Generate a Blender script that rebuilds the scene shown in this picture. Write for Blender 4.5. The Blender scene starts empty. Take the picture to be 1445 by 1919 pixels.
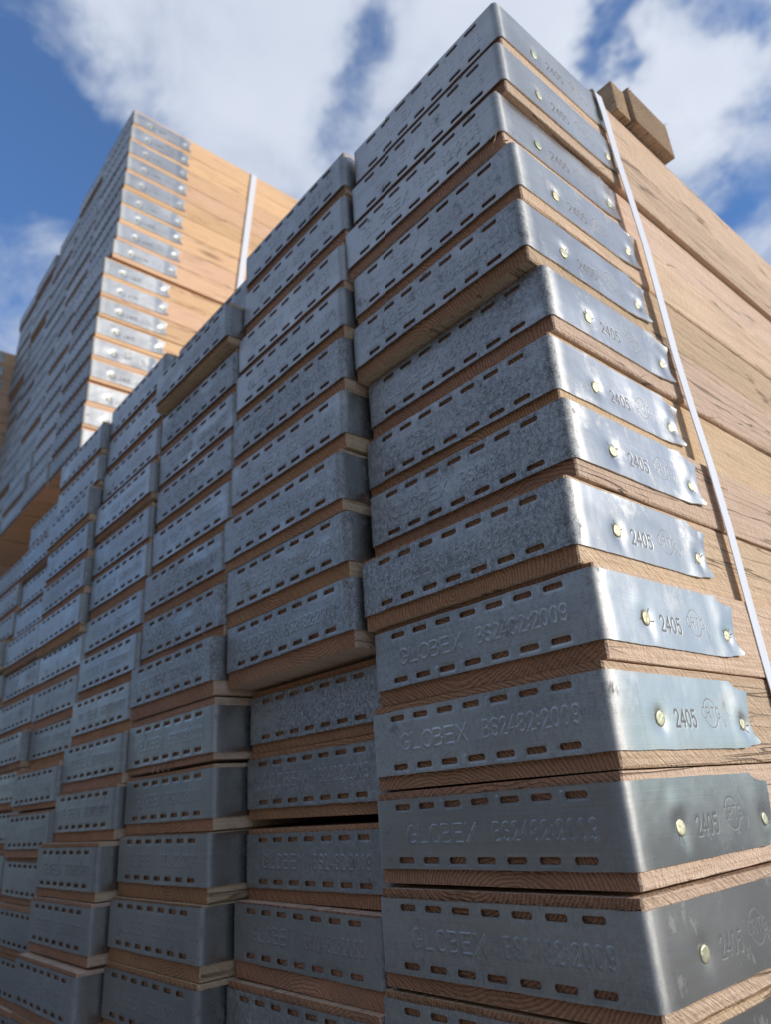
import bpy, math, random
import numpy as np
from mathutils import Matrix, Vector, noise

# ------------------------------------------------------------------ camera, sky, sun
S = bpy.context.scene
COL = bpy.data.collections.new("scene"); S.collection.children.link(COL)
GZ = 1.23                                    # height of the near pack's top band above the ground
CAMP = Vector((0.24904777, -0.3995526, -0.71398389 + GZ))
FWD = Vector((-0.6891023, 0.61965468, 0.37572076)).normalized()
RGT = Vector((0.64630297, 0.76003516, -0.06811039)).normalized()
UP = RGT.cross(FWD).normalized()
cd = bpy.data.cameras.new("camera"); cam = bpy.data.objects.new("camera", cd); COL.objects.link(cam)
m = Matrix.Identity(4)
for i in range(3):
    m[i][0] = RGT[i]; m[i][1] = UP[i]; m[i][2] = -FWD[i]; m[i][3] = CAMP[i]
cam.matrix_world = m
cd.sensor_width = 36; cd.sensor_fit = 'AUTO'; cd.lens = 1344.6 / 1919 * 36
cd.clip_start = 0.01; cd.clip_end = 5000
cd.dof.use_dof = True; cd.dof.focus_distance = 0.50; cd.dof.aperture_fstop = 9.0
S.camera = cam

SUN_DIR = Vector((0.80, 0.53, 0.28)).normalized()        # towards the sun
sun_el = math.asin(SUN_DIR.z); sun_az = math.atan2(SUN_DIR.x, SUN_DIR.y)
ld = bpy.data.lights.new("sun", 'SUN'); ld.energy = 2.6; ld.angle = math.radians(0.5); ld.color = (1, 0.94, 0.86)
lo = bpy.data.objects.new("sun", ld); COL.objects.link(lo)
lo.rotation_euler = SUN_DIR.to_track_quat('Z', 'Y').to_euler()

S.view_settings.view_transform = 'Standard'; S.view_settings.look = 'None'
S.view_settings.exposure = 0.35; S.view_settings.gamma = 1

class NT:
    def __init__(s, tree): s.t = tree; s.n = tree.nodes; s.l = tree.links
    def new(s, typ, **kw):
        n = s.n.new(typ)
        for k, v in kw.items(): setattr(n, k, v)
        return n
    def put(s, sock, v):
        if isinstance(v, bpy.types.NodeSocket): s.l.new(v, sock)
        elif v is not None: sock.default_value = v
    def math(s, op, a, b=None, c=None, clamp=False):
        n = s.new('ShaderNodeMath', operation=op, use_clamp=clamp); s.put(n.inputs[0], a)
        if b is not None: s.put(n.inputs[1], b)
        if c is not None: s.put(n.inputs[2], c)
        return n.outputs[0]
    def vmath(s, op, a, b=None, out=0):
        n = s.new('ShaderNodeVectorMath', operation=op); s.put(n.inputs[0], a)
        if b is not None: s.put(n.inputs[1], b)
        return n.outputs[out]
    def noise(s, vec, scale, detail=3, rough=.5, dist=0.0, out=0):
        n = s.new('ShaderNodeTexNoise'); s.put(n.inputs['Vector'], vec); n.inputs['Scale'].default_value = scale
        n.inputs['Detail'].default_value = detail; n.inputs['Roughness'].default_value = rough
        n.inputs['Distortion'].default_value = dist
        return n.outputs[out]
    def map(s, v, a, b, c=0.0, d=1.0, smooth=True):
        n = s.new('ShaderNodeMapRange'); n.interpolation_type = 'SMOOTHSTEP' if smooth else 'LINEAR'
        s.put(n.inputs['Value'], v)
        for k, x in zip(('From Min', 'From Max', 'To Min', 'To Max'), (a, b, c, d)): s.put(n.inputs[k], x)
        return n.outputs[0]
    def mix(s, f, a, b, blend='MIX'):
        n = s.new('ShaderNodeMix', data_type='RGBA', blend_type=blend)
        s.put(n.inputs[0], f); s.put(n.inputs[6], a); s.put(n.inputs[7], b); return n.outputs[2]
    def scalev(s, vec, sc): return s.vmath('MULTIPLY', vec, sc)

def pixdir(u, v):
    d = RGT * ((u - 722.5) / 1344.6) - UP * ((v - 959.5) / 1344.6) + FWD
    return d.normalized()

W = bpy.data.worlds.new("World"); S.world = W; W.use_nodes = True
t = NT(W.node_tree); t.n.clear()
sky = t.new('ShaderNodeTexSky', sky_type='NISHITA', sun_disc=False, sun_elevation=sun_el, sun_rotation=sun_az,
            altitude=50, air_density=1.0, dust_density=0.4, ozone_density=2.5)
co = t.new('ShaderNodeTexCoord').outputs['Generated']
dirn = t.vmath('NORMALIZE', co)
z = t.new('ShaderNodeSeparateXYZ'); t.l.new(dirn, z.inputs[0])
zc = t.math('MAXIMUM', z.outputs[2], 0.02)
# clouds laid out on a flat deck: direction divided by height
dk = t.new('ShaderNodeVectorMath', operation='DIVIDE')
cz = t.new('ShaderNodeCombineXYZ'); 
zz = t.math('ADD', zc, 0.25)
for i in range(3): t.l.new(zz, cz.inputs[i])
t.l.new(dirn, dk.inputs[0]); t.l.new(cz.outputs[0], dk.inputs[1])
deck = dk.outputs[0]
n1 = t.noise(deck, 2.1, 7, .52, .35)
n2 = t.noise(deck, 6.5, 9, .66, .5)
cov = t.math('ADD', t.math('MULTIPLY', t.math('SUBTRACT', n1, .5), 1.5), .72)
cov = t.math('ADD', cov, t.math('MULTIPLY', t.math('SUBTRACT', n2, .5), 1.7))
HOLES = [(20, 120, .15, 1.0), (140, 290, .11, .6), (0, 300, .12, .7), (655, 195, .05, .85), (695, 90, .045, .5),
         (1205, 30, .045, 1.3), (1165, 140, .035, 1.2), (1440, 130, .045, .8), (1420, 345, .07, .65), (1330, 30, .05, .5), (10, 560, .10, .35)]
CL = [(330, 90, .17, .55), (470, 180, .16, .45), (880, 60, .10, .55), (1020, 70, .13, 1.1), (760, 120, .09, .5), (560, 60, .10, .4), (1300, 220, .09, .75), (1230, 130, .05, .3), (90, 480, .09, .45), (60, 640, .1, .3)]
wrp = t.noise(deck, 3.3, 5, .6, 0, out=1)
wdir = t.vmath('ADD', dirn, t.scalev(t.vmath('SUBTRACT', wrp, (.5, .5, .5)), (.34, .34, .34)))
for (u, v, r, a), sg in [(h, -1) for h in HOLES] + [(c, 1) for c in CL]:
    dd = t.vmath('DISTANCE', wdir, tuple(pixdir(u, v)), out=1)
    g = t.map(dd, 0.0, r * 1.5, a * sg, 0.0)
    cov = t.math('ADD', cov, g)
back = t.map(t.math('ADD', t.math('MULTIPLY', z.outputs[1], -.8), t.math('MULTIPLY', z.outputs[0], -.25)), .15, .8, 0, .12)
cov = t.math('SUBTRACT', cov, back)                     # the half of the sky behind the camera is clearer
fac = t.map(cov, .12, 1.15, 0.08, .97)
skyc = t.mix(1.0, sky.outputs[0], (.88, 1.55, 2.25, 1), 'MULTIPLY')
bright = t.map(cov, .6, 1.7, 0.0, 1.0)
n3 = t.noise(deck, 3.1, 4, .5)
bright = t.math('MULTIPLY', bright, t.map(n3, .3, .7, .55, 1.0))
cloudc = t.mix(bright, (5.3, 6.05, 7.5, 1), (8.3, 8.8, 9.9, 1))
sd = t.vmath('DOT_PRODUCT', dirn, tuple(SUN_DIR), out=1)
glow = t.map(sd, .3, 1.0, 1.0, 1.2)                    # clouds are brighter round the sun
gv = t.new('ShaderNodeCombineXYZ')
for i in range(3): t.l.new(glow, gv.inputs[i])
cloudc = t.mix(1.0, cloudc, gv.outputs[0], 'MULTIPLY')
fac = t.math('MAXIMUM', fac, t.map(sd, .6, 1.0, 0.0, .4))
skym = t.mix(fac, skyc, cloudc)
bg = t.new('ShaderNodeBackground'); t.l.new(skym, bg.inputs[0]); bg.inputs[1].default_value = 0.075
wo = t.new('ShaderNodeOutputWorld'); t.l.new(bg.outputs[0], wo.inputs[0])

# ------------------------------------------------------------------ materials
def material(name):
    mt = bpy.data.materials.new(name); mt.use_nodes = True
    nt = NT(mt.node_tree); nt.n.clear()
    b = nt.new('ShaderNodeBsdfPrincipled'); o = nt.new('ShaderNodeOutputMaterial'); nt.l.new(b.outputs[0], o.inputs[0])
    return mt, nt, b
def bump(nt, h, dist, strength=1.0, nrm=None):
    n = nt.new('ShaderNodeBump'); nt.put(n.inputs['Height'], h); n.inputs['Distance'].default_value = dist
    n.inputs['Strength'].default_value = strength
    if nrm is not None: nt.l.new(nrm, n.inputs['Normal'])
    return n.outputs[0]

def wood_material(name, light, dark, end, rough_bump=1.0):
    mt, nt, b = material(name)
    oc = nt.new('ShaderNodeTexCoord').outputs['Object']
    oi = nt.new('ShaderNodeObjectInfo'); rnd = oi.outputs['Random']
    off = nt.new('ShaderNodeCombineXYZ')
    nt.l.new(nt.math('MULTIPLY', rnd, 7.3), off.inputs[0]); nt.l.new(nt.math('MULTIPLY', rnd, 31.7), off.inputs[1])
    nt.l.new(nt.math('MULTIPLY', rnd, 3.1), off.inputs[2])
    v = nt.vmath('ADD', oc, off.outputs[0])
    sep = nt.new('ShaderNodeSeparateXYZ'); nt.l.new(oc, sep.inputs[0])
    # growth rings round a pith that lies outside or inside the board
    px = nt.map(nt.math('FRACT', nt.math('MULTIPLY', rnd, 13.7)), 0, 1, -.10, .10, False)
    pz = nt.map(nt.math('FRACT', nt.math('MULTIPLY', rnd, 29.3)), 0, 1, -.09, .13, False)
    wv = nt.noise(nt.scalev(v, (9, 1.2, 9)), 1.0, 3, .5, 0, out=1)
    ws = nt.new('ShaderNodeSeparateXYZ'); nt.l.new(wv, ws.inputs[0])
    dx = nt.math('ADD', nt.math('SUBTRACT', sep.outputs[0], px), nt.math('MULTIPLY', nt.math('SUBTRACT', ws.outputs[0], .5), .05))
    dz = nt.math('ADD', nt.math('SUBTRACT', sep.outputs[2], pz), nt.math('MULTIPLY', nt.math('SUBTRACT', ws.outputs[1], .5), .05))
    r = nt.math('SQRT', nt.math('ADD', nt.math('MULTIPLY', dx, dx), nt.math('MULTIPLY', dz, dz)))
    fr = nt.math('FRACT', nt.math('MULTIPLY', r, 330.0))
    ring = nt.math('MULTIPLY', nt.map(fr, .35, .92), nt.map(fr, 1.0, .92))
    fib = nt.noise(nt.scalev(v, (520, 14, 520)), 1.0, 4, .6)
    big = nt.noise(nt.scalev(v, (12, 2.2, 12)), 1.0, 3, .55)
    # knots
    vk = nt.new('ShaderNodeTexVoronoi'); nt.l.new(nt.scalev(v, (5, 2.1, 9)), vk.inputs['Vector']); vk.inputs['Scale'].default_value = 1.0
    kd = nt.math('ADD', vk.outputs['Distance'], nt.math('MULTIPLY', nt.math('SUBTRACT', big, .5), .12))
    knot = nt.map(kd, .13, .06); knot_ring = nt.map(kd, .24, .10)
    geo = nt.new('ShaderNodeNewGeometry')
    tn = nt.new('ShaderNodeVectorTransform', vector_type='NORMAL', convert_from='WORLD', convert_to='OBJECT'); nt.l.new(geo.outputs['Normal'], tn.inputs[0])
    sn = nt.new('ShaderNodeSeparateXYZ'); nt.l.new(tn.outputs[0], sn.inputs[0])
    isend = nt.map(nt.math('ABSOLUTE', sn.outputs[1]), .6, .9)
    side = nt.mix(nt.map(fib, .3, .66), dark, light)
    side = nt.mix(nt.math('MULTIPLY', ring, .30), side, dark)
    side = nt.mix(nt.math('MULTIPLY', nt.map(big, .35, .7), .35), side, tuple(c * .82 for c in light[:3]) + (1,))
    side = nt.mix(nt.math('MULTIPLY', knot_ring, .35), side, dark)
    side = nt.mix(nt.math('MULTIPLY', knot, .8), side, (.16, .08, .04, 1))
    # drying splits running with the grain, weather stain
    cr = nt.noise(nt.scalev(v, (60, 2.4, 60)), 1.0, 3, .55, .2)
    crk = nt.math('MULTIPLY', nt.map(nt.math('ABSOLUTE', nt.math('SUBTRACT', cr, .5)), .012, .003), nt.map(big, .46, .56))
    side = nt.mix(nt.math('MULTIPLY', crk, .7), side, (.15, .085, .045, 1))
    st = nt.noise(nt.scalev(v, (18, 5, 30)), 1.0, 4, .65)
    side = nt.mix(nt.math('MULTIPLY', nt.map(st, .56, .72), .25), side, (.36, .27, .19, 1))
    ef = nt.noise(nt.scalev(v, (900, 900, 900)), 1.0, 2, .6)
    ec = nt.mix(nt.math('MULTIPLY', ring, .62), end, tuple(c * .42 for c in end[:3]) + (1,))
    ec = nt.mix(nt.math('MULTIPLY', nt.map(nt.noise(nt.scalev(v, (16, 16, 40)), 1, 3, .6), .4, .7), .45), ec, tuple(c * .55 for c in end[:3]) + (1,))
    colr = nt.mix(isend, side, ec)
    tint = nt.map(nt.math('FRACT', nt.math('MULTIPLY', rnd, 51.3)), 0, 1, .90, 1.08, False)
    tc = nt.new('ShaderNodeCombineXYZ'); nt.l.new(tint, tc.inputs[0]); nt.l.new(tint, tc.inputs[1])
    nt.l.new(nt.math('MULTIPLY', tint, nt.map(nt.math('FRACT', nt.math('MULTIPLY', rnd, 77.1)), 0, 1, .88, 1.1, False)), tc.inputs[2])
    colr = nt.mix(1.0, colr, tc.outputs[0], 'MULTIPLY')
    nt.l.new(colr, b.inputs['Base Color']); b.inputs['Roughness'].default_value = .8
    b.inputs['Specular IOR Level'].default_value = .25
    # sawn texture: torn fibres lying slightly askew, band-saw ridges across
    rot = nt.new('ShaderNodeMapping'); nt.l.new(v, rot.inputs['Vector'])
    rot.inputs['Rotation'].default_value = (math.radians(32), 0, 0)
    saw = nt.noise(nt.scalev(rot.outputs[0], (200, 60, 520)), 1.0, 3, .65, .6)
    saw2 = nt.noise(nt.scalev(v, (150, 420, 70)), 1.0, 2, .5, .3)
    swf = nt.map(nt.math('FRACT', nt.math('MULTIPLY', rnd, 91.7)), .35, .75, 0, 1)
    sawm = nt.math('ADD', nt.math('MULTIPLY', saw, nt.math('SUBTRACT', 1.0, nt.math('MULTIPLY', swf, .55))), nt.math('MULTIPLY', saw2, nt.math('MULTIPLY', swf, .45)))
    ends = nt.new('ShaderNodeTexWave', wave_type='BANDS', bands_direction='DIAGONAL')
    nt.l.new(nt.scalev(v, (1, 0, 1)), ends.inputs['Vector']); ends.inputs['Scale'].default_value = 62; ends.inputs['Distortion'].default_value = 3
    ends.inputs['Detail'].default_value = 2; ends.inputs['Detail Scale'].default_value = 8
    eh = nt.math('ADD', nt.math('MULTIPLY', ends.outputs[1], .35), nt.math('MULTIPLY', ef, .5))
    eh = nt.math('SUBTRACT', eh, nt.math('MULTIPLY', ring, .3))
    colr = nt.mix(nt.math('MULTIPLY', nt.map(sawm, .52, .34), .38), colr, nt.mix(isend, dark, colr))  # hollows of the saw marks darkened in colour, standing in for raking shade
    nt.l.new(colr, b.inputs['Base Color'])
    hm = nt.new('ShaderNodeMix', data_type='FLOAT'); nt.l.new(isend, hm.inputs[0]); nt.l.new(nt.math('SUBTRACT', nt.math('ADD', sawm, nt.math('MULTIPLY', fib, .35)), nt.math('MULTIPLY', crk, .6)), hm.inputs[2]); nt.l.new(eh, hm.inputs[3])
    nt.l.new(bump(nt, hm.outputs[0], .0016 * rough_bump, .9), b.inputs['Normal'])
    return mt

M = {}
M['wood'] = wood_material('sawn_softwood', (.80, .58, .40, 1), (.62, .415, .265, 1), (.60, .29, .15, 1), 2.7)
M['wood_far'] = wood_material('sawn_softwood_golden', (.82, .53, .325, 1), (.68, .41, .235, 1), (.50, .25, .12, 1), .8)
M['bearer'] = wood_material('weathered_softwood', (.70, .50, .33, 1), (.48, .33, .21, 1), (.56, .37, .22, 1), 4.0)

def steel_material():
    mt, nt, b = material('galvanised_steel')
    oc = nt.new('ShaderNodeTexCoord').outputs['Object']
    oi = nt.new('ShaderNodeObjectInfo'); rnd = oi.outputs['Random']
    cs = nt.new('ShaderNodeSeparateColor'); nt.l.new(oi.outputs['Color'], cs.inputs[0])
    speck, tarn_shade = cs.outputs[0], cs.outputs[1]
    off = nt.new('ShaderNodeCombineXYZ')
    for i, k in enumerate((17.3, 5.1, 9.7)): nt.l.new(nt.math('MULTIPLY', rnd, k), off.inputs[i])
    v = nt.vmath('ADD', oc, off.outputs[0])
    sep = nt.new('ShaderNodeSeparateXYZ'); nt.l.new(oc, sep.inputs[0])
    front = nt.map(sep.outputs[1], .022, .002)                      # the band's end face, not its tails
    patch = nt.noise(nt.scalev(v, (14, 22, 26)), 1, 4, .6)
    fine = nt.noise(nt.scalev(v, (760, 760, 620)), 1, 4, .75)
    mid = nt.noise(nt.scalev(v, (300, 300, 200)), 1, 3, .6)
    mot = nt.math('ADD', nt.math('MULTIPLY', fine, .65), nt.math('MULTIPLY', mid, .35))
    amt_f = nt.math('MULTIPLY', speck, nt.map(patch, .28, .52, .15, 1.0))
    amt_t = nt.math('MULTIPLY', nt.math('ADD', nt.math('MULTIPLY', speck, .25), .12), nt.map(patch, .55, .66))
    am = nt.new('ShaderNodeMix', data_type='FLOAT'); nt.l.new(front, am.inputs[0]); nt.l.new(amt_t, am.inputs[2]); nt.l.new(amt_f, am.inputs[3])
    amt = am.outputs[0]
    white = nt.math('MULTIPLY', nt.map(mot, .485, .60), amt)         # chalky oxide bloom
    black = nt.math('MULTIPLY', nt.map(mot, .485, .43), nt.math('MULTIPLY', amt, .75))
    # faint rolling marks along the strip
    streak = nt.noise(nt.scalev(v, (3, 3, 900)), 1, 2, .5)
    vert = nt.noise(nt.scalev(v, (160, 160, 5)), 1, 3, .55)
    large = nt.noise(nt.scalev(v, (7, 7, 12)), 1, 3, .55)
    base = nt.mix(nt.map(large, .3, .7), (.40, .385, .355, 1), (.55, .53, .49, 1))
    base = nt.mix(nt.math('MULTIPLY', nt.map(streak, .35, .7), .22), base, (.68, .68, .67, 1))
    base = nt.mix(nt.math('MULTIPLY', nt.map(vert, .5, .75), .2), base, (.32, .32, .32, 1))
    base = nt.mix(tarn_shade, base, (.235, .235, .235, 1))  # tarnish tone, including darkening that stands in for dim reflections
    base = nt.mix(nt.math('MULTIPLY', amt, .45), base, (.25, .255, .26, 1))
    base = nt.mix(nt.math('MULTIPLY', black, .65), base, (.11, .115, .12, 1))
    base = nt.mix(nt.math('MULTIPLY', white, .85), base, (.52, .52, .51, 1))
    # dark grime patches on some tails
    gr = nt.noise(nt.scalev(v, (60, 60, 45)), 1, 5, .75)
    grime = nt.math('MULTIPLY', nt.map(gr, .56, .68), nt.map(patch, .44, .58))
    base = nt.mix(nt.math('MULTIPLY', grime, .65), base, (.13, .125, .12, 1))
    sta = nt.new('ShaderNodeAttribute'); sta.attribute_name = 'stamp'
    shade_dirt = nt.map(sta.outputs['Fac'], .3, .85, 0, .92)              # shade of the stamped strokes put into the colour; grime round the nails
    base = nt.mix(shade_dirt, base, (.07, .07, .072, 1))
    nt.l.new(base, b.inputs['Base Color'])
    nt.l.new(nt.math('SUBTRACT', .93, nt.math('MULTIPLY', nt.math('ADD', nt.math('ADD', white, grime), shade_dirt), .6), clamp=True), b.inputs['Metallic'])
    rg = nt.math('ADD', .25, nt.math('MULTIPLY', large, .09)); rg = nt.math('ADD', rg, nt.math('MULTIPLY', front, .12)); rg = nt.math('ADD', rg, nt.math('MULTIPLY', amt, .2)); rg = nt.math('SUBTRACT', rg, nt.math('MULTIPLY', streak, .08))
    absx = nt.math('ABSOLUTE', sep.outputs[0])                      # the fold is scuffed dull
    fold = nt.math('MULTIPLY', nt.map(absx, .1030, .1085), nt.map(sep.outputs[1], .0100, .0045))
    rg = nt.math('ADD', nt.math('ADD', rg, cs.outputs[2]), nt.math('MULTIPLY', fold, .22))
    nt.l.new(nt.math('ADD', nt.math('ADD', rg, nt.math('MULTIPLY', shade_dirt, .35)), nt.math('MULTIPLY', grime, .2)), b.inputs['Roughness'])
    h = nt.math('ADD', nt.math('MULTIPLY', nt.math('MULTIPLY', mot, amt), .9), nt.math('MULTIPLY', streak, .06))
    h = nt.math('ADD', h, nt.math('MULTIPLY', mid, .12))
    nrm = bump(nt, h, .00035, .8)
    nrm = bump(nt, nt.noise(nt.scalev(v, (30, 30, 30)), 1, 2, .5), .0012, .5, nrm)
    nt.l.new(nrm, b.inputs['Normal'])
    return mt
M['steel'] = steel_material()

mt, nt, b = material('yellow_zinc_nail')
oc = nt.new('ShaderNodeTexCoord').outputs['Object']; rnd = nt.new('ShaderNodeObjectInfo').outputs['Random']
cr = nt.new('ShaderNodeValToRGB'); e = cr.color_ramp.elements
e[0].position = 0; e[0].color = (.40, .33, .19, 1); e[1].position = 1; e[1].color = (.33, .37, .25, 1)
x = cr.color_ramp.elements.new(.5); x.color = (.44, .42, .29, 1)
nn = nt.noise(nt.scalev(oc, (260, 260, 260)), 1, 2, .5)
nt.l.new(nt.math('ADD', nt.math('MULTIPLY', rnd, .6), nt.math('MULTIPLY', nn, .5)), cr.inputs[0])
nt.l.new(cr.outputs[0], b.inputs['Base Color']); b.inputs['Metallic'].default_value = .6; b.inputs['Roughness'].default_value = .5
nt.l.new(bump(nt, nn, .0006, .7), b.inputs['Normal']); M['nail'] = mt

mt, nt, b = material('plastic_strapping')
oc = nt.new('ShaderNodeTexCoord').outputs['Object']
nn = nt.noise(nt.scalev(oc, (700, 700, 12)), 1, 2, .5)
nt.l.new(nt.mix(nn, (.68, .66, .66, 1), (.82, .80, .80, 1)), b.inputs['Base Color']); b.inputs['Roughness'].default_value = .3
nt.l.new(bump(nt, nn, .0002, .4), b.inputs['Normal']); M['strap'] = mt

mt, nt, b = material('yard_concrete')
oc = nt.new('ShaderNodeTexCoord').outputs['Object']
na = nt.noise(oc, .35, 5, .6); nb_ = nt.noise(oc, 90, 4, .7)
c = nt.mix(nt.map(na, .3, .7), (.24, .235, .22, 1), (.32, .31, .29, 1)); c = nt.mix(nt.map(nb_, .55, .75), c, (.36, .35, .33, 1))
nt.l.new(c, b.inputs['Base Color']); b.inputs['Roughness'].default_value = .9
nt.l.new(bump(nt, nb_, .004, .8), b.inputs['Normal']); M['ground'] = mt

# ------------------------------------------------------------------ helpers
def mesh(name, verts, faces, mat, smooth=False):
    me = bpy.data.meshes.new(name); me.from_pydata([tuple(v) for v in verts], [], faces)
    me.materials.append(mat); me.update()
    if smooth: me.polygons.foreach_set('use_smooth', [True] * len(me.polygons))
    return me
def obj(name, me, parent=None, loc=(0, 0, 0)):
    o = bpy.data.objects.new(name, me); COL.objects.link(o); o.location = loc
    if parent is not None: o.parent = parent
    return o
def tag(o, label, cat, group=None):
    o['label'] = label; o['category'] = cat
    if group: o['group'] = group
    return o

# ------------------------------------------------------------------ timber body of a board
TH = 0.0632; WD = 0.225; LEN = 3.9; INS = 0.0014
def timber_mesh(seed, length=LEN, width=WD, th=TH, name='timber', mat=None, rough=1.0, y0=.0030, chamf=.0012):
    rs = random.Random(seed)
    w2 = width / 2 - INS
    ys = [y0, y0 + chamf]
    y = y0 + .012
    while y < 1.15 and y < length: ys.append(y); y += .0115
    while y < length: ys.append(y); y += .16
    ys.append(length)
    # cross-section going round: sides get several points so that the faces wobble
    def section(i, y):
        def nz(a, b, s, f=6.0): return noise.noise(Vector((a * 3.1 + seed * 7.7, y * f + b * 5, s))) 
        rr = [max(.0003, .0008 + .0010 * nz(k, 1, 2, 9) + .0012 * nz(k, 4, 5, 60)) * rough for k in range(4)]
        if seed % 3 == 1: rr[1] += max(0, nz(9, 9, 9, 2.2)) * .009
        if seed % 4 == 2: rr[2] += max(0, nz(5, 7, 3, 3.0)) * .006
        corner = [(-w2, 0), (w2, 0), (w2, th), (-w2, th)]
        pts = []
        for k in range(4):
            cx, cz = corner[k]; px, pz = corner[k - 1]; nx, nz_ = corner[(k + 1) % 4]
            r = rr[k]
            dp = Vector((px - cx, pz - cz)).normalized(); dn = Vector((nx - cx, nz_ - cz)).normalized()
            a = Vector((cx, cz)) + dp * r; bq = Vector((cx, cz)) + dn * r; mid = Vector((cx, cz)) + (dp + dn) * r * .3
            pts += [a, mid, bq]
            L = (Vector((nx, nz_)) - Vector((cx, cz))).length
            nsub = 4 if k in (1, 3) else 3
            for j in range(1, nsub):
                pts.append(Vector((cx, cz)) + dn * (r + (L - 2 * r) * j / nsub))
        out = []
        sh = chamf if i == 0 else 0.0
        for j, q in enumerate(pts):
            wob = (.00035 * nz(j * .37, 3, 8, 25) + .0005 * nz(j * .11, 6, 1, 4)) * rough
            cxx = 0; czz = th / 2
            sx = (abs(q.x) - sh) / abs(q.x) if abs(q.x) > w2 * .98 else 1
            qx = q.x * sx + (wob if abs(q.x) > w2 * .9 else 0) * (1 if q.x > 0 else -1)
            qz = q.y
            if abs(q.y - th) < .0001 or abs(q.y) < .0001: qz += wob * .5 * (-1 if q.y > th / 2 else 1)
            out.append((qx, y + (.0004 * nz(j * .9, 2, 2) if i < 2 else 0), qz))
        return out
    V = []; F = []
    secs = [section(i, yy) for i, yy in enumerate(ys)]
    n = len(secs[0])
    for s_ in secs: V += s_
    for i in range(len(secs) - 1):
        for j in range(n):
            a = i * n + j; b2 = i * n + (j + 1) % n
            F.append((a, b2, b2 + n, a + n))
    F.append(tuple(range(n - 1, -1, -1))); F.append(tuple(range((len(secs) - 1) * n, len(secs) * n)))
    F = [f[::-1] for f in F]
    me = mesh(name, V, F, mat or M['wood'])
    import bmesh
    bm = bmesh.new(); bm.from_mesh(me); bmesh.ops.recalc_face_normals(bm, faces=bm.faces); bm.to_mesh(me); bm.free()
    return me

# ------------------------------------------------------------------ stroke lettering, pressed into the steel
def arc(cx, cy, rx, ry, a0, a1, n=12):
    return [(cx + rx * math.cos(math.radians(a0 + (a1 - a0) * i / n)), cy + ry * math.sin(math.radians(a0 + (a1 - a0) * i / n))) for i in range(n + 1)]
GL = {
 'G': [arc(.32, .5, .32, .5, 45, 300, 16) + [(.62, .12), (.62, .45), (.38, .45)]],
 'L': [[(0, 1), (0, 0), (.55, 0)]],
 'O': [arc(.34, .5, .34, .5, 0, 360, 20)],
 'B': [[(0, 0), (0, 1), (.32, 1)] + arc(.32, .76, .22, .24, 90, -90, 8) + [(0, .52)], [(.32, .52)] + arc(.34, .26, .26, .26, 90, -90, 8) + [(0, 0)]],
 'E': [[(.55, 1), (0, 1), (0, 0), (.55, 0)], [(0, .52), (.48, .52)]],
 'X': [[(0, 1), (.6, 0)], [(.6, 1), (0, 0)]],
 'S': [arc(.3, .76, .27, .24, 30, 270, 10) + arc(.3, .26, .28, .26, 90, -150, 10)],
 '2': [arc(.28, .72, .26, .28, 165, -30, 10) + [(0, 0), (.56, 0)]],
 '4': [[(.42, 0), (.42, 1), (0, .3), (.58, .3)]],
 '8': [arc(.28, .76, .22, .24, 0, 360, 14), arc(.28, .26, .28, .26, 0, 360, 14)],
 '0': [arc(.28, .5, .27, .5, 0, 360, 18)],
 '9': [arc(.28, .72, .26, .28, 0, 360, 14), [(.54, .72), (.52, .35)] + arc(.28, .28, .25, .28, 0, -140, 8)],
 '5': [[(.52, 1), (.08, 1), (.04, .56)] + arc(.26, .32, .27, .32, 120, -150, 10)],
 ':': [[(.1, .22), (.1, .26)], [(.1, .66), (.1, .70)]],
 'C': [arc(.32, .5, .32, .5, 50, 310, 14)],
 'R': [[(0, 0), (0, 1), (.3, 1)] + arc(.3, .75, .24, .25, 90, -90, 8) + [(0, .5)], [(.28, .5), (.55, 0)]],
 'T': [[(0, 1), (.6, 1)], [(.3, 1), (.3, 0)]],
 'V': [[(0, 1), (.25, 0), (.5, 1)]],
 ' ': [],
}
def lettering(text, x0, x1, zb, h, adv):
    """segments (in mm) of the text, evenly spaced between x0 and x1"""
    segs = []; widths = [adv.get(c, .62) if isinstance(adv, dict) else adv for c in text]
    wd_ = [.22 if c == ':' else .60 for c in text]; gap_ = .20
    unit = (x1 - x0) / (sum(wd_) + gap_ * (len(text) - 1)); x = x0
    for c, w_ in zip(text, wd_):
        for pl in GL[c]:
            P = [(x + px * unit, zb + pz * h) for px, pz in pl]
            segs += [(P[k], P[k + 1]) for k in range(len(P) - 1)]
        x += (w_ + gap_) * unit
    return segs
FRONT = lettering('GLOBEX', 35.5, 105, -30, 11.5, .6) + lettering('BS2482:2009', 121, 202, -29.5, 11, .6)
FRONT_BB = (33, 205, -32, -16.5)
cc = [(125.5 + 9.6 * math.cos(a), -24.6 + 9.9 * math.sin(a)) for a in [math.radians(k) for k in range(0, 361, 12)]]
TAIL = [s for s in lettering('2405', 74.5, 103, -34.5, 10.8, .6)]
TAIL_THIN = [(cc[k], cc[k + 1]) for k in range(len(cc) - 1) if abs((cc[k][1] + cc[k + 1][1]) / 2 + 24.6) > 3.6]
TAIL_THIN += lettering('CRTG', 113.5, 138.5, -28.2, 7.6, .6) + [((142, -27.6), (144, -34.2)), ((144, -34.2), (146.2, -28.2))]

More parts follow.
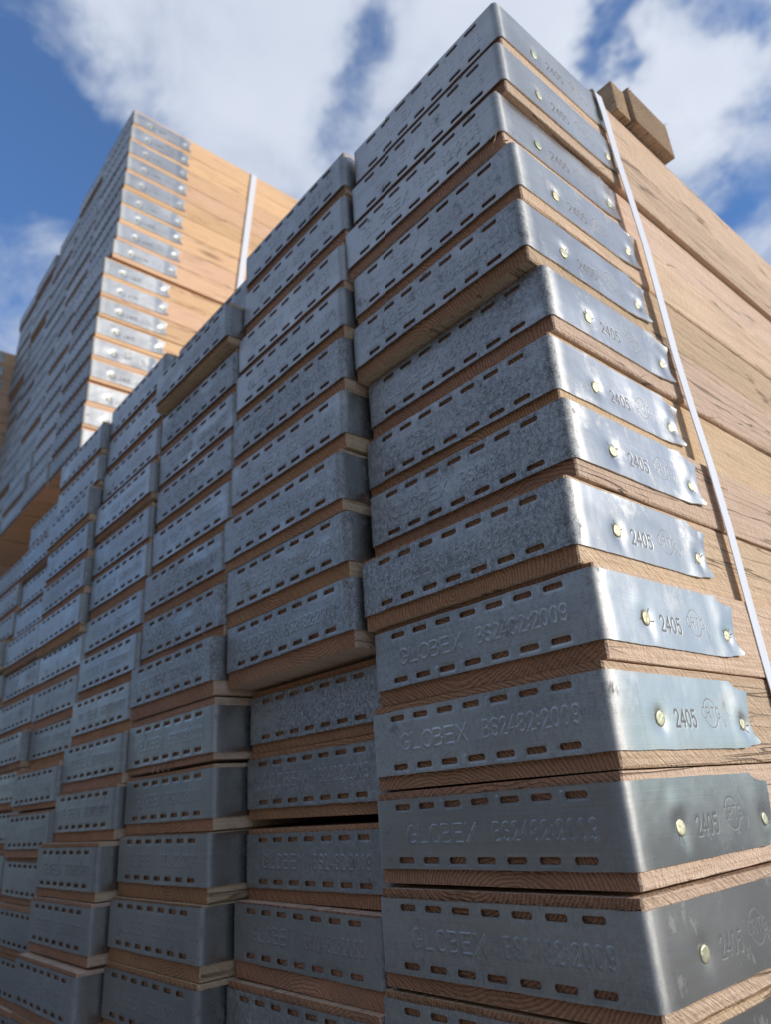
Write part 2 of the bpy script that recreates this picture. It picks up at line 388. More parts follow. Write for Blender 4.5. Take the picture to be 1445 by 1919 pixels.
def seg_field(X, Z, segs, hw, soft):
    D = np.full(X.shape, 1e9)
    for (ax, az), (bx, bz) in segs:
        vx, vz = bx - ax, bz - az; L2 = vx * vx + vz * vz + 1e-9
        tt = np.clip(((X - ax) * vx + (Z - az) * vz) / L2, 0, 1)
        D = np.minimum(D, np.hypot(X - ax - tt * vx, Z - az - tt * vz))
    q = np.clip(1 - (D - hw) / soft, 0, 1); return q * q * (3 - 2 * q)
def gauss(X, Z, cx, cz, r): return np.exp(-((X - cx) ** 2 + (Z - cz) ** 2) / (r * r))

PH = 47.6; TL = 190.0
SLOT_U = [34 + 26.35 * k for k in range(7)]; SLOT_W = 16.2
SLOT_V = [(-7.7, -3.4), (-44.0, -39.7)]
NAILS = [(55.5, -28.6, 5.1), (170.5, -31.0, 4.4)]
def endline(v):           # v = depth below the top edge, mm
    return np.interp(v, [0, 2.2, 4.4, 5.6, 6.2, 12, 30, 37, 43.0, 45.0, 45.9, 47.6], [163, 165, 170, 177, 189, 186.5, 181.5, 183, 190, 188, 175, 166])
def lines(a, b, step, must=()):
    pts = sorted(set([a, b] + [q for q in must if a < q < b])); out = []
    for p, q in zip(pts[:-1], pts[1:]):
        n = max(1, int(round((q - p) / step))); out += [p + (q - p) * i / n for i in range(n)]
    return np.array(out + [b])

NAILH = {}
def band_mesh(seed, step, wear=1.0, slots=True):
    """the galvanised end band, one sheet wrapped round the board end; local frame: x centre of board, y = 0 end face, z = 0 top edge of band"""
    rs = np.random.RandomState(seed); r = 5.6; hw = 112.5
    rnd = random.Random(seed)
    SX, SZ, SR = rnd.uniform(-3, 3), rnd.uniform(-1.2, 1.2), rnd.uniform(-.006, .006); SD = rnd.uniform(.75, 1.15); TX, TZ = rnd.uniform(-2, 2), rnd.uniform(-1.2, 1.2)
    must = []
    for k, c in enumerate(SLOT_U): must += [c - SLOT_W / 2, c - SLOT_W / 2 + .8, c + SLOT_W / 2 - .8, c + SLOT_W / 2]
    must_t = [72, 148]
    fu = lines(r, 225 - r, step, must)
    av = lines(0, 1, 1 / 6.0)[1:-1]
    tr = lines(r, TL, step)
    tl = lines(r, TL, max(step, 4.0))
    vm = []
    for a, b in SLOT_V: vm += [a, a + .8, b - .8, b]
    vl = lines(-PH, 0, step, vm)
    kinds = []                                     # (kind, coordinate)
    kinds += [('L', q) for q in tl[::-1]] + [('LA', q) for q in av[::-1]] + [('F', q) for q in fu] + [('RA', q) for q in av] + [('R', q) for q in tr]
    nu, nv = len(kinds), len(vl)
    P = np.zeros((nu, nv, 3)); N = np.zeros((nu, nv, 3)); NH = [0, 0]; H = np.zeros((nu, nv)); ST = np.zeros((nu, nv))
    fx = np.array([k[1] if k[0] == 'F' else (225 - r if k[0] in ('RA', 'R') else r) for k in kinds])
    # low-frequency buckling
    def lowf(A, B, s, a, amp):
        out = np.zeros(A.shape)
        for i in range(5):
            kx, kz = rs.normal(0, 1 / s, 2); out += np.sin(A * kx + B * kz * 1.2 + rs.uniform(0, 6.28)) * amp / 3.6
        return out
    for grp, sel in (('F', 'F'), ('R', 'R'), ('L', 'L')):
        idx = [i for i, k in enumerate(kinds) if k[0] == sel]
        A = np.array([kinds[i][1] for i in idx])[:, None] * np.ones((1, nv)); Z = np.ones((len(idx), 1)) * vl[None, :]
        if sel == 'F':
            h = lowf(A, Z, 22, 0, .34 * wear) * np.clip(np.minimum(A, 225 - A) / 20, 0, 1)
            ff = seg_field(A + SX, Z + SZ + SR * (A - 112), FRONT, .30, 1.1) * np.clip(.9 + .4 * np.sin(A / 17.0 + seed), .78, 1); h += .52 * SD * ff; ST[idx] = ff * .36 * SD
            for k, c in enumerate(SLOT_U):
                for (va, vb) in SLOT_V:
                    dx = np.maximum(np.abs(A - c) - SLOT_W / 2, 0); dz = np.maximum(np.maximum(va - Z, Z - vb), 0)
                    dd = np.hypot(dx, dz)
                    h -= (.15 + .25 * rs.rand()) * np.exp(-(dd / 1.3) ** 2)
                    h += .6 * rs.rand() ** 2 * np.exp(-((A - (c - SLOT_W / 2 - 1.5)) / 2.0) ** 2) * np.exp(-(dz / 2.5) ** 2) * np.exp(-np.maximum(Z - vb, 0))
            P[idx, :, 0] = A - hw; P[idx, :, 1] = 0; P[idx, :, 2] = Z; N[idx] = (0, -1, 0); H[idx] = h
        else:
            E = endline(-Z)
            B = np.where(A > 140, 140 + (A - 140) * (E - 140) / (TL - 140), A)
            h = lowf(B, Z, 16, 0, .28 * wear) * np.clip((B - r) / 20, 0, 1)
            h += np.clip(-rs.rand() * np.cos(Z / 15 + 1.5 * rs.rand()), -.4, .4) * np.clip(B / 60, 0, 1) * .4
            if sel == 'R':
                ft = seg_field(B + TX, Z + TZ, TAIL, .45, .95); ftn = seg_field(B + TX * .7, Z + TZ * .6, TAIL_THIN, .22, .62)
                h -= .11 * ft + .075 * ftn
                ST[idx] = np.maximum(ft * .9, ftn * .78)  # dark strokes stand in for shade in the pressed characters
                s1 = np.clip((B - 146) / 24, 0, 1); lip = s1 * s1 * (3 - 2 * s1)
                h += lip * (.9 + .7 * rs.rand()) * wear
                s2 = np.clip((B - 178) / 12, 0, 1); h += s2 * s2 * (.5 + .8 * rs.rand()) * np.clip((-Z - 28) / 14, -0.3, 1) + s2 * (rs.rand() - .3) * np.clip((Z + 14) / 8, 0, 1) * 1.6
                for (nu_, nz_, nr) in NAILS:
                    ox, oz = rs.normal(0, 1.0, 2)
                    h -= (1.3 + .6 * rs.rand()) * gauss(B, Z, nu_, nz_, nr * 1.55) * wear
                    h += .5 * rs.rand() * gauss(B, Z, nu_ - 4 + ox, nz_ + 11 + oz, 8)
                    h -= .5 * rs.rand() * gauss(B, Z, nu_ + 3, nz_ - 10 + oz, 6)
                for (nu_, nz_, nr) in NAILS:                # torn, blackened metal round each nail
                    tear = []
                    for _ in range(4):
                        a_ = rs.uniform(0, 6.28); l_ = rs.uniform(1.5, 6); q0 = (nu_ + nr * .8 * math.cos(a_), nz_ + nr * .8 * math.sin(a_))
                        tear.append((q0, (q0[0] + l_ * math.cos(a_ + .4), q0[1] + l_ * math.sin(a_ + .4))))
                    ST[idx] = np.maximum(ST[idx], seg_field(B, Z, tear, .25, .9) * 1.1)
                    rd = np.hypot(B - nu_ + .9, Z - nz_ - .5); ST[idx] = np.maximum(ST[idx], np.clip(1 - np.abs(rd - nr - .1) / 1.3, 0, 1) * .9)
                h = np.maximum(h, -1.0)
                for q_, (nu_, nz_, nr) in enumerate(NAILS):
                    k_ = np.argmin((B - nu_) ** 2 + (Z - nz_) ** 2); NH[q_] = float(h.reshape(-1)[k_])
                P[idx, :, 0] = hw
            else:
                P[idx, :, 0] = -hw
            P[idx, :, 1] = B; P[idx, :, 2] = Z; N[idx] = (1, 0, 0) if sel == 'R' else (-1, 0, 0); H[idx] = h
    for i, k in enumerate(kinds):
        if k[0] in ('RA', 'LA'):
            a = k[1] * math.pi / 2; sg = 1 if k[0] == 'RA' else -1
            n_ = np.array((math.sin(a) * sg, -math.cos(a), 0)); c_ = np.array((sg * (hw - r), r, 0))
            P[i, :, :] = c_ + n_ * r; P[i, :, 2] = vl; N[i] = n_
            H[i, :] = .12 * np.sin(vl / 9.0 + seed) + .06 * np.sin(vl / 2.3 + seed * 2) 
    # edges of the strip are never quite straight
    wz = np.array([noise.noise(Vector((i * .02, seed * 3.3, 0))) * .5 + noise.noise(Vector((i * .11, seed * 3.3, 5))) * .18 for i in range(nu)]) * wear
    wz2 = np.array([noise.noise(Vector((i * .02, seed * 3.3, 9))) * .5 + noise.noise(Vector((i * .11, seed * 3.3, 15))) * .18 for i in range(nu)]) * wear
    w_top = np.clip(1 - (-vl) / 3.0, 0, 1); w_bot = np.clip(1 - (vl + PH) / 3.0, 0, 1)
    P[:, :, 2] += wz[:, None] * w_top[None, :] + wz2[:, None] * w_bot[None, :]
    P += N * H[:, :, None]
    # cut-outs
    keep = np.ones((nu - 1, nv - 1), bool)
    uc = [(kinds[i][1] + kinds[i + 1][1]) / 2 if kinds[i][0] == 'F' and kinds[i + 1][0] == 'F' else -99 for i in range(nu - 1)]
    vc = (vl[:-1] + vl[1:]) / 2
    if slots:
        for k, c in enumerate(SLOT_U):
            for ii, um in enumerate(uc):
                du = abs(um - c)
                if du < SLOT_W / 2:
                    for (va, vb) in SLOT_V:
                        for jj, vmid in enumerate(vc):
                            if va < vmid < vb:
                                if du > SLOT_W / 2 - .8 and (vmid < va + .8 or vmid > vb - .8): continue
                                keep[ii, jj] = False
    V = (P.reshape(-1, 3) / 1000); NN = N.reshape(-1, 3)
    faces = []; cnt = {}
    kk = np.argwhere(keep)
    for i, j in kk:
        a = i * nv + j; f = (int(a), int(a + nv), int(a + nv + 1), int(a + 1)); faces.append(f)
    def full(i, j): return 0 <= i < nu - 1 and 0 <= j < nv - 1 and keep[i, j]
    rim = {}; V = [tuple(q) for q in V]; rimf = []
    def rv(a):
        if a not in rim:
            rim[a] = len(V); q = np.array(V[a]) - NN[a] * .0015; V.append(tuple(q))
        return rim[a]
    for i, j in kk:
        a = int(i * nv + j); b_, c_, d_ = a + nv, a + nv + 1, a + 1
        if not full(i, j - 1): rimf.append((b_, a, rv(a), rv(b_)))
        if not full(i + 1, j): rimf.append((c_, b_, rv(b_), rv(c_)))
        if not full(i, j + 1): rimf.append((d_, c_, rv(c_), rv(d_)))
        if not full(i - 1, j): rimf.append((a, d_, rv(d_), rv(a)))
    me = mesh('end_band', V, faces + rimf, M['steel']); NAILH[me.name] = NH
    sm = [True] * len(faces) + [False] * len(rimf)
    me.polygons.foreach_set('use_smooth', sm)
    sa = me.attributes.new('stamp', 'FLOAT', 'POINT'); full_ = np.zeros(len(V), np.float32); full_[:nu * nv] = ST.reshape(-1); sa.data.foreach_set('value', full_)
    # keep the cut edge crisp
    n_edges = len(me.edges); sharp = np.zeros(n_edges, bool)
    ev = np.zeros(n_edges * 2, np.int32); me.edges.foreach_get('vertices', ev); ev = ev.reshape(-1, 2)
    be = set()
    for f in rimf: be.add((min(f[0], f[1]), max(f[0], f[1])))
    for q in range(n_edges):
        a, b2 = int(ev[q, 0]), int(ev[q, 1])
        if (min(a, b2), max(a, b2)) in be: sharp[q] = True
    at = me.attributes.new('sharp_edge', 'BOOLEAN', 'EDGE'); at.data.foreach_set('value', sharp)
    return me

def nail_mesh(seed, R):
    rs = random.Random(seed); V = [(.00065, 0, 0)]; F = []; n = 20
    prof = [(.35, .0007), (.7, .0007), (.93, .0006), (1.0, .0001), (.98, -.0012)]
    irr = [1 + .03 * math.sin(k * .628 + seed) + rs.uniform(-.03, .03) for k in range(n)]
    for (q, h) in prof:
        for k in range(n):
            a = 2 * math.pi * k / n; V.append((h + rs.uniform(-.00012, .00012), R * q * irr[k] * math.cos(a) / 1000, R * q * irr[k] * math.sin(a) / 1000))
    for k in range(n): F.append((0, 1 + k, 1 + (k + 1) % n))
    for l in range(len(prof) - 1):
        for k in range(n):
            a = 1 + l * n + k; b2 = 1 + l * n + (k + 1) % n; F.append((a, a + n, b2 + n, b2))
    return mesh('nail', V, F, M['nail'], True)
def splinter_mesh(pts, r, mat):
    V = []; F = []
    for i, (x, y, z_) in enumerate(pts):
        q = r * (1 - i / (len(pts) - .6))
        for k in range(4):
            a = math.pi / 2 * k; V.append((x + q * math.cos(a), y + q * .6 * math.sin(a), z_ + q * .6 * math.cos(a)))
    for i in range(len(pts) - 1):
        for k in range(4): a = i * 4 + k; b2 = i * 4 + (k + 1) % 4; F.append((a, b2, b2 + 4, a + 4))
    F.append((3, 2, 1, 0))
    return mesh('splinter', V, F, mat)

T_NEAR = [timber_mesh(i) for i in range(7)]
T_FAR = [timber_mesh(20 + i, mat=M['wood_far'], rough=.8) for i in range(4)]
B_NEAR = [band_mesh(i + 1, .45, w) for i, w in enumerate((.7, 1.0, .8, 1.2, .9, 1.0))]
B_MID = [band_mesh(i + 11, .9, w) for i, w in enumerate((.8, 1.1, 1.3))]
B_FAR = [band_mesh(i + 21, 2.4, w) for i, w in enumerate((.9, 1.2, 1.0))]
NAILM = [(nail_mesh(i, NAILS[0][2]), nail_mesh(i + 9, NAILS[1][2])) for i in range(4)]

R = random.Random(5)
def board(name, xr, d, zt, wtop, timber, band, label, group, nails=None, speck=.5, tarn_shade=.2, roll=0.0):
    """xr = right edge, d = how far back the end face stands, zt = top edge of band, wtop = top face of timber"""
    e = bpy.data.objects.new(name, None); COL.objects.link(e); e.empty_display_size = .05
    xc = xr - WD / 2
    e.location = (xc, d, GZ + wtop - TH); e.rotation_euler = (0, roll, 0)
    tag(e, label, 'board', group)
    tb = obj('timber', timber, e)
    bd = obj('end_band', band, e, (0, 0, zt - (wtop - TH)))
    bd.color = (speck, tarn_shade, .12 if 'near' not in group else 0, 1)
    if nails is not None:
        for (u, v, r), me, k in zip(NAILS, nails, (0, 1)):
            n_ = obj('nail', me, bd, (.1125 + NAILH[band.name][k] / 1000 + .0003, u / 1000, v / 1000))
            n_.rotation_euler = (R.uniform(-3, 3), R.uniform(-.07, .07), R.uniform(-.08, .05))
    return e, tb, bd

ORD = ['top', 'second', 'third', 'fourth', 'fifth', 'sixth', 'seventh', 'eighth', 'ninth', 'tenth', 'eleventh', 'twelfth', 'thirteenth',
       'fourteenth', 'fifteenth', 'sixteenth', 'seventeenth', 'eighteenth']
def rowword(k): return 'topmost board' if k == 0 else ORD[k] + ' board from the top'

# ------------------------------------------------------------------ near stack, measured column by column
C0x = [.0001, .0005, -.0075, -.0013, -.0035, -.0001, -.0054, .0031, -.0006, .006, .0039, .0021, .0027]
BOTTOMS = {}
NEAR = {
 0: ([.0002, -.0645, -.1301, -.1938, -.2587, -.3225, -.3886, -.4505, -.516, -.5806, -.6469, -.7115, -.7782],
     [.0148, .0071, -.0013, .0023, -.0011, .0125, .0086, .0025, -.0097, -.0045, -.0099, -.0095, -.0119]),
 1: ([.001, -.066, -.1427, -.200, -.2665, -.326, -.401, -.4515, -.518, -.5997, -.663, -.733, -.7935, -.862],
     [.0034, .001, -.007, -.0103, -.013, -.015, -.0227, -.019, -.018, .0116, .008, .0072, -.0054, -.0122]),
 2: ([-.0205, -.0833, -.1535, -.2145, -.274, -.3397, -.406, -.4696, -.530, -.6052, -.668, -.7295, -.794, -.861],
     [.012, -.0215, -.0092, -.009, -.0105, -.0124, -.0203, -.021, -.032, -.0296, -.0292, -.0335, -.039, -.0409]),
 3: ([-.028, -.092, -.158, -.222, -.2915, -.349, -.417, -.4785, -.543, -.6078, -.6725, -.7384, -.802, -.868],
     [-.007, -.0085, -.011, -.019, -.017, -.0175, -.0195, -.0245, -.029, -.035, -.040, -.057, -.060, -.0714]),
 4: ([-.050, -.112, -.1773, -.240, -.3046, -.3657, -.4294, -.493, -.5556, -.6292, -.6925],
     [-.0205, -.020, -.031, -.027, -.028, -.029, -.0205, -.0225, -.021, -.0405, -.0435]),
 5: ([-.103], [-.007]), 6: ([-.158], [-.009]), 7: ([-.156], [.0126]), 8: ([-.160], [-.01]), 9: ([-.160], [-.01]),
}
SPECK0 = [.25, .25, .25, .55, .8, .85, 1.0, 1.0, 1.0, .55, .55, .15, .30, .45, .4, .4, .4]
TARN_SHADE0 = [.0, .0, .0, .0, .05, .0, .0, .05, .05, .0, .0, .35, .30, .4, .4, .4, .4]  # low rows darkened in colour, standing in for the dark ground they reflect
MARG0 = [.0012, .003, .0095, .0015, .004, .006, .0065, .002, .0065, .0065, .0055, .0055, .006]
COLW = ['rightmost column', 'second column from the strapped corner', 'third column from the strapped corner', 'fourth column from the strapped corner',
        'fifth column from the strapped corner', 'sixth column from the strapped corner']
LOOK0 = ['smooth end band meeting the strap at the very top', 'smooth clean end band', 'end band set back above a splintered step', 'half speckled end band jutting forward',
         'speckled end band over a deep bare timber underside', 'speckled end band set back', 'heavily speckled end band', 'heavily speckled band with sunlit patches',
         'densely speckled band above the first readable lettering', 'clear lettering band with bluish lower slots', 'band jutting right with two bright nails',
         'plain dark band with clear lettering', 'dark band with scratched bright tail', 'blue-grey band cut by the bottom edge', 'band low in the stack', 'band near the bearers', 'lowest board on the bearers']
for c in range(10):
    zs, ds = [list(q) for q in NEAR[c]]
    nrow = 17 if c < 5 else 16 if c == 5 else 15
    rc = random.Random(100 + c)
    while len(zs) < nrow:
        k = len(zs)
        zs.append(zs[-1] - .0646 - rc.uniform(-.0015, .0018))
        base = {4: -.05, 5: -.012, 6: -.02, 7: -.03, 8: -.035, 9: -.035}.get(c, ds[-1])
        ds.append(base - .0022 * k + rc.uniform(-.009, .009) if c > 4 else ds[-1] + rc.uniform(-.006, .006))
    w = None
    for k in range(nrow):
        marg = MARG0[k] if c == 0 and k < len(MARG0) else .0055 + rc.uniform(-.002, .003)
        want = zs[k] + marg
        if w is None: w = want
        else: w = min(want, w - TH - .0009)
        zt = min(zs[k], w - .0004)
        xr = -.227 * c - (.002 if c else 0) + (C0x[k] if c == 0 and k < 13 else rc.uniform(-.0012, .0012)) * (.8 if c == 0 else 1)
        if c <= 1: bands, far = B_NEAR, False
        elif c <= 3: bands, far = B_MID, False
        else: bands, far = B_FAR, True
        bi = rc.randrange(len(bands)) if c else [0, 0, 2, 1, 3, 1, 3, 5, 1, 4, 2, 0, 2, 4, 1, 2, 3][k]
        sp = SPECK0[k] if c == 0 else min(1, max(.1, (.85 if k < 10 else .5) + rc.uniform(-.3, .25) - .12 * max(0, c - 2)))
        if c == 1 and k < 4: sp *= .5
        if c == 2 and k > 8: sp = .12
        if c == 3: sp *= .6
        ta = TARN_SHADE0[k] if c == 0 else min(.6, max(0, .1 + rc.uniform(-.1, .2) + (.38 if k > 9 else 0)))  # low rows get an extra dark tone in place of dim reflections
        if c == 0: label = 'near stack %s board in the strapped rightmost column, %s' % (ORD[k], LOOK0[k]); label = ' '.join(label.split()[:16]).rstrip(',')
        elif c < 6: label = '%s in the near stack, %s' % (rowword(k), COLW[c])
        else: label = '%s under the raised pack, %s column from its right corner' % (rowword(k), ['first', 'second', 'third', 'fourth'][c - 6])
        e, tb, bd = board('scaffold_board', xr, ds[k], zt, w, T_NEAR[rc.randrange(7)], bands[bi], label,
              'galvanised-ended scaffold boards in the near stack' if c < 6 else 'scaffold boards in the pack below the raised one',
              NAILM[(k * 3) % 4] if c in (0, 6) else None, sp, ta, rc.uniform(-.004, .006) if c else [.010, .008, .002, .010, .010, .006, .010, .008, .012, .006, 0, -.006, -.010, -.01, -.01, -.01, -.01][k] * .6)
        BOTTOMS[c] = w - TH
        if c == 0 and k == 2:
            obj('splinter', splinter_mesh([(.1, .0005, .001), (.106, -.002, .006), (.111, -.004, .012), (.1125, -.004, .016)], .0011, M['wood']), e)
            obj('splinter', splinter_mesh([(.108, .001, .001), (.114, .004, -.001), (.122, .006, .004)], .0009, M['wood']), e)
        if c == 0 and k in (1, 3, 5, 6, 8, 9, 10, 11):
            for q in range(2):
                y_ = rc.uniform(.03, .6); L_ = rc.uniform(.008, .022); zq = rc.choice([.001, .0622])
                obj('splinter', splinter_mesh([(.1105, y_, zq), (.1120, y_ + L_ * .5, zq + rc.uniform(-.001, .002)), (.1128 + rc.uniform(0, .003), y_ + L_, zq + rc.uniform(-.002, .004))], .0005, M['wood']), e)
        if c == 2 and k == 7:
            obj('splinter', splinter_mesh([(.06, .001, .005), (.08, -.006, .008), (.10, -.012, .0), (.112, -.018, -.003)], .0006, M['wood']), e)
        if c == 2 and k == 9:
            for q in range(4):
                sx = -.03 + .014 * q; obj('splinter', splinter_mesh([(sx, .001, .004), (sx + .004, -.003, -.001 - .001 * q), (sx + .012, -.005, -.004)], .0012, M['wood']), e)

# ------------------------------------------------------------------ the pack raised on bearers, behind to the left
P2d = [.126, .123, .12, .119, .116, .112, .112, .108, .102, .083, .081, .081, .078, .075, .075, .073, .069, .069]
P2z = [1.275, 1.213, 1.152, 1.094, 1.035, .955, .897, .829, .768, .690, .627, .561, .497, .430, .365, .296, .230, .164]
for c in range(5):
    rc = random.Random(300 + c); w = None
    sag = [0, .012, .024, 0, .008][c]; n0 = 1 if c > 2 else 0         # the two leftmost columns are one board lower
    for k in range(18 - n0):
        zt0 = P2z[k + n0] - sag * (1 - k / 17) - .0006 * c * k / 4; d = P2d[k + n0] + (.13 - P2d[k + n0]) * c / 4 * min(1, max(0, (17 - k - n0) / 8)) + (rc.uniform(-.006, .006) if c else 0)
        want = zt0 + .0055 + rc.uniform(-.0015, .002)
        w = want if w is None else min(want, w - TH - .0006)
        zt = min(zt0, w - .0005)
        label = '%s in the raised pack far left, %s' % (rowword(k), ['sunlit corner column', 'second column from its corner', 'third column from its corner', 'fourth column from its corner', 'leftmost column'][c])
        board('scaffold_board', -1.34 - .227 * c + rc.uniform(-.001, .001), d, zt, w, T_FAR[rc.randrange(4)], B_FAR[rc.randrange(3)], label,
              'scaffold boards in the raised pack', NAILM[k % 4] if c == 0 else None, rc.uniform(.1, .4), rc.uniform(0, .15) + (.45 * max(0, k - 9) / 8 if c == 0 else 0), rc.uniform(-.003, .003))  # lower corner boards darkened in colour to offset sun glare
PACK2_BOTTOM = w - TH
# ------------------------------------------------------------------ a third pack, just showing at the left edge
for c in range(2):
    rc = random.Random(400 + c); w = None
    for k in range(12):
        want = 1.078 - .0646 * k + rc.uniform(-.001, .001)
        w = want if w is None else min(want, w - TH - .0008)
        board('scaffold_board', -2.53 - .227 * c, -.085 + rc.uniform(-.006, .006), w - .006, w, T_FAR[rc.randrange(4)], B_FAR[rc.randrange(3)],
              '%s in the farthest pack at the left picture edge, %s column' % (rowword(k), ['nearer', 'farther'][c]),
              'scaffold boards in the farthest pack', NAILM[k % 4] if c == 0 else None, .3, .05, 0)
PACK3_BOTTOM = w - TH

# ------------------------------------------------------------------ bearers
def bearer(x0, x1, y0, y1, z0, z1, label, group, seed, mat='bearer'):
    L = abs(x1 - x0)
    me = timber_mesh(seed, L, y1 - y0 + 2 * INS, z1 - z0, 'bearer', M[mat], .8, 0.0, .0006)
    o = obj('bearer', me, None, (x1, (y0 + y1) / 2, GZ + z0)); o.rotation_euler = (0, 0, math.radians(90))
    tag(o, label, 'bearer', group); return o
blk = bearer(-1.35, .0105, .2555, .345, .0068, .0615, 'square timber bearer lying on top of the near stack behind its strap', 'bearers on the near stack', 41)
bearer(-1.35, .0055, .224, .2525, .0068, .053, 'thin offcut batten wedged in front of the bearer on top of the near stack', 'bearers on the near stack', 42)
rt = random.Random(77)
for q in range(16):                                     # torn fibres on the sawn end of the bearer
    yy = rt.choice([.0445, .0445, .0445, -.044]) * rt.uniform(.9, 1); zq = rt.uniform(.002, .052) if q % 3 else .0545
    L_ = rt.uniform(.002, .006); vy = rt.uniform(-.2, .8)
    sp_ = obj('splinter', splinter_mesh([(-yy * 0 + .0 + (-rt.uniform(-.001, .001)), yy * 0, 0), (L_ * .5 * vy, -L_ * .6, L_ * .3), (L_ * vy, -L_, L_ * .2)], .0005, M['bearer']), blk)
    sp_.location = (yy, .0004, zq)
bearer(-1.35, .01, 2.6, 2.69, .0068, .0615, 'timber bearer across the far end of the near stack top', 'bearers on the near stack', 43)
GROUND_TOP = min(BOTTOMS.values()) - .0008
bz = -.150; gap = PACK2_BOTTOM - bz
for q, (yy, w1) in enumerate(((.42, 'front'), (2.7, 'rear'))):
    bearer(-2.47, -1.345, yy, yy + .09, bz, bz + gap / 2 - .0005, 'lower %s timber bearer in the gap under the raised pack' % w1, 'bearers under the raised pack', 50 + q)
    bearer(-2.47, -1.345, yy, yy + .09, bz + gap / 2 + .0005, PACK2_BOTTOM - .0005, 'upper %s timber bearer touching the underside of the raised pack' % w1, 'bearers under the raised pack', 54 + q)
for q, yy in enumerate((.35, 2.8)):
    bearer(-1.37, .0, yy, yy + .09, -GZ, GROUND_TOP, '%s ground bearer holding up the near stack' % ('front', 'rear')[q], 'ground bearers', 60 + q)
    bearer(-2.29, -1.375, yy, yy + .09, -GZ, GROUND_TOP, '%s ground bearer under the pack below the raised one' % ('front', 'rear')[q], 'ground bearers', 62 + q)
for c, bt in BOTTOMS.items():
    if bt - GROUND_TOP > .004:
        for q, yy in enumerate((.35, 2.8)):
            xr = -.227 * c - .03
            bearer(xr - .17, xr, yy + .005, yy + .085, GROUND_TOP + .0003, bt - .0006, '%s packing piece on the ground bearer under column %s counted from the strapped corner' % (('front', 'rear')[q], ORD[c] if c else 'one'),
                   'packing pieces on the ground bearers', 80 + c * 2 + q)
# the farthest pack stands on tall baulks
for q, yy in enumerate((.3, 2.6)):
    bearer(-2.99, -2.54, yy, yy + .12, -GZ, PACK3_BOTTOM - .0005, '%s stacked baulk under the farthest pack' % ('front', 'rear')[q], 'baulks under the farthest pack', 66 + q)

# ------------------------------------------------------------------ strapping
def strap(path, width, thick, wdir, label, group):
    V = []; F = []
    n = len(path)
    for i, p_ in enumerate(path):
        p_ = Vector(p_); a = Vector(path[max(0, i - 1)]); b2 = Vector(path[min(n - 1, i + 1)])
        tg = (b2 - a).normalized(); wd = (wdir - tg * wdir.dot(tg)).normalized(); nn_ = tg.cross(wd).normalized()
        for s1, s2 in ((-1, -1), (1, -1), (1, 1), (-1, 1)): V.append(tuple(p_ + wd * width / 2 * s1 + nn_ * thick / 2 * s2))
    for i in range(n - 1):
        for k in range(4):
            a = i * 4 + k; b2 = i * 4 + (k + 1) % 4; F.append((a, b2, b2 + 4, a + 4))
    F += [(3, 2, 1, 0), tuple(range((n - 1) * 4, n * 4))]
    o = obj('strap', mesh('strap', V, F, M['strap'])); tag(o, label, 'strap', group); return o
def yline(z): return float(np.interp(-z, [0, .197, .405, .577, .65, 1.1], [.186, .200, .2145, .2265, .2295, .245]))
path = [(-1.35, .183, GZ + .0085), (-.9, .184, GZ + .0085), (-.4, .184, GZ + .0082), (-.06, .1845, GZ + .0082), (-.006, .185, GZ + .0082), (.0015, .1855, GZ + .0070), (.0032, .186, GZ + .002)]
zz_ = -.03
while zz_ > GROUND_TOP + .03:
    path.append((.0052 + .0012 * math.sin(zz_ * 23), yline(zz_), GZ + zz_)); zz_ -= .06
path += [(.004, .245, GZ + BOTTOMS[0] + .002), (-.004, .245, GZ + BOTTOMS[0] - .002), (-.22, .245, GZ + BOTTOMS[0] - .002)]
strap(path, .0140, .0008, Vector((0, 1, 0)), 'pale grey plastic strap running down the right side of the near stack', 'plastic straps')
p2 = [(-2.47, .54, GZ + 1.2835), (-1.9, .54, GZ + 1.2835), (-1.35, .542, GZ + 1.2835), (-1.3375, .542, GZ + 1.281)]
for k in range(1, 19): p2.append((-1.3365, .542 - .0062 * k * 1.05, GZ + 1.281 - .0645 * k))
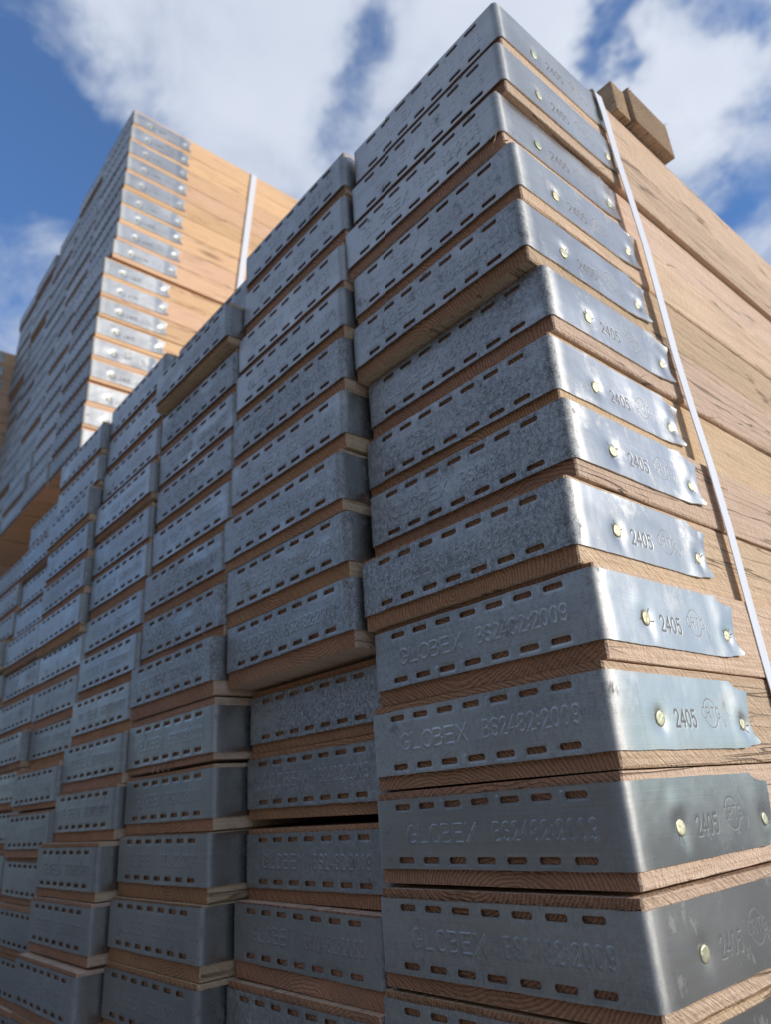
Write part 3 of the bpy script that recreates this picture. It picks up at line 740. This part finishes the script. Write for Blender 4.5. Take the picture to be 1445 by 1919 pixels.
p2 += [(-1.345, .42, GZ + PACK2_BOTTOM - .002)]
strap(p2, .020, .0009, Vector((0, 1, 0)), 'white plastic strap down the sunlit side of the raised pack', 'plastic straps')

# ------------------------------------------------------------------ ground
g = obj('ground', mesh('ground', [(-600, -600, 0), (600, -600, 0), (600, 600, 0), (-600, 600, 0)], [(0, 1, 2, 3)], M['ground']))
g['kind'] = 'structure'

# ------------------------------------------------------------------ unseen dark shed, added behind the camera to darken reflections in the steel
mt, nt, b = material('dark_green_cladding')
oc = nt.new('ShaderNodeTexCoord').outputs['Object']
nn = nt.noise(nt.scalev(oc, (2, 2, .4)), 1, 4, .6)
nt.l.new(nt.mix(nn, (.028, .036, .034, 1), (.05, .058, .055, 1)), b.inputs['Base Color']); b.inputs['Roughness'].default_value = .6; M['clad'] = mt
V = []; F = []; x = -34.0; i = 0
prof = [(0, 0), (.10, 0), (.13, .04), (.20, .04), (.23, 0)]
while x < 14:
    for dx, dy in prof:
        V += [(x + dx, dy, 0), (x + dx, dy, 4.6)]
    x += .25
for k in range(0, len(V) - 2, 2): F.append((k, k + 2, k + 3, k + 1))
sh = bpy.data.objects.new('added_dark_shed', None); COL.objects.link(sh); sh.location = (0, -8.5, 0)
tag(sh, 'unseen dark green shed added behind the camera to darken reflections in the steel', 'shed')
obj('wall', mesh('wall', V, [f[::-1] for f in F], M['clad']), sh)
obj('body', mesh('body', [(-34, -9, 0), (14, -9, 0), (14, -.02, 0), (-34, -.02, 0), (-34, -9, 4.6), (14, -9, 4.6), (14, -.02, 4.6), (-34, -.02, 4.6)],
    [(0, 4, 5, 1), (1, 5, 6, 2), (2, 6, 7, 3), (3, 7, 4, 0)], M['clad']), sh)
obj('roof', mesh('roof', [(-34.4, -9.4, 4.601), (14.4, -9.4, 4.601), (14.4, .4, 4.601), (-34.4, .4, 4.601), (-34.4, -4.5, 6.2), (14.4, -4.5, 6.2)],
    [(0, 1, 5, 4), (2, 3, 4, 5), (0, 4, 3), (1, 2, 5), (0, 3, 2, 1)], M['clad']), sh)
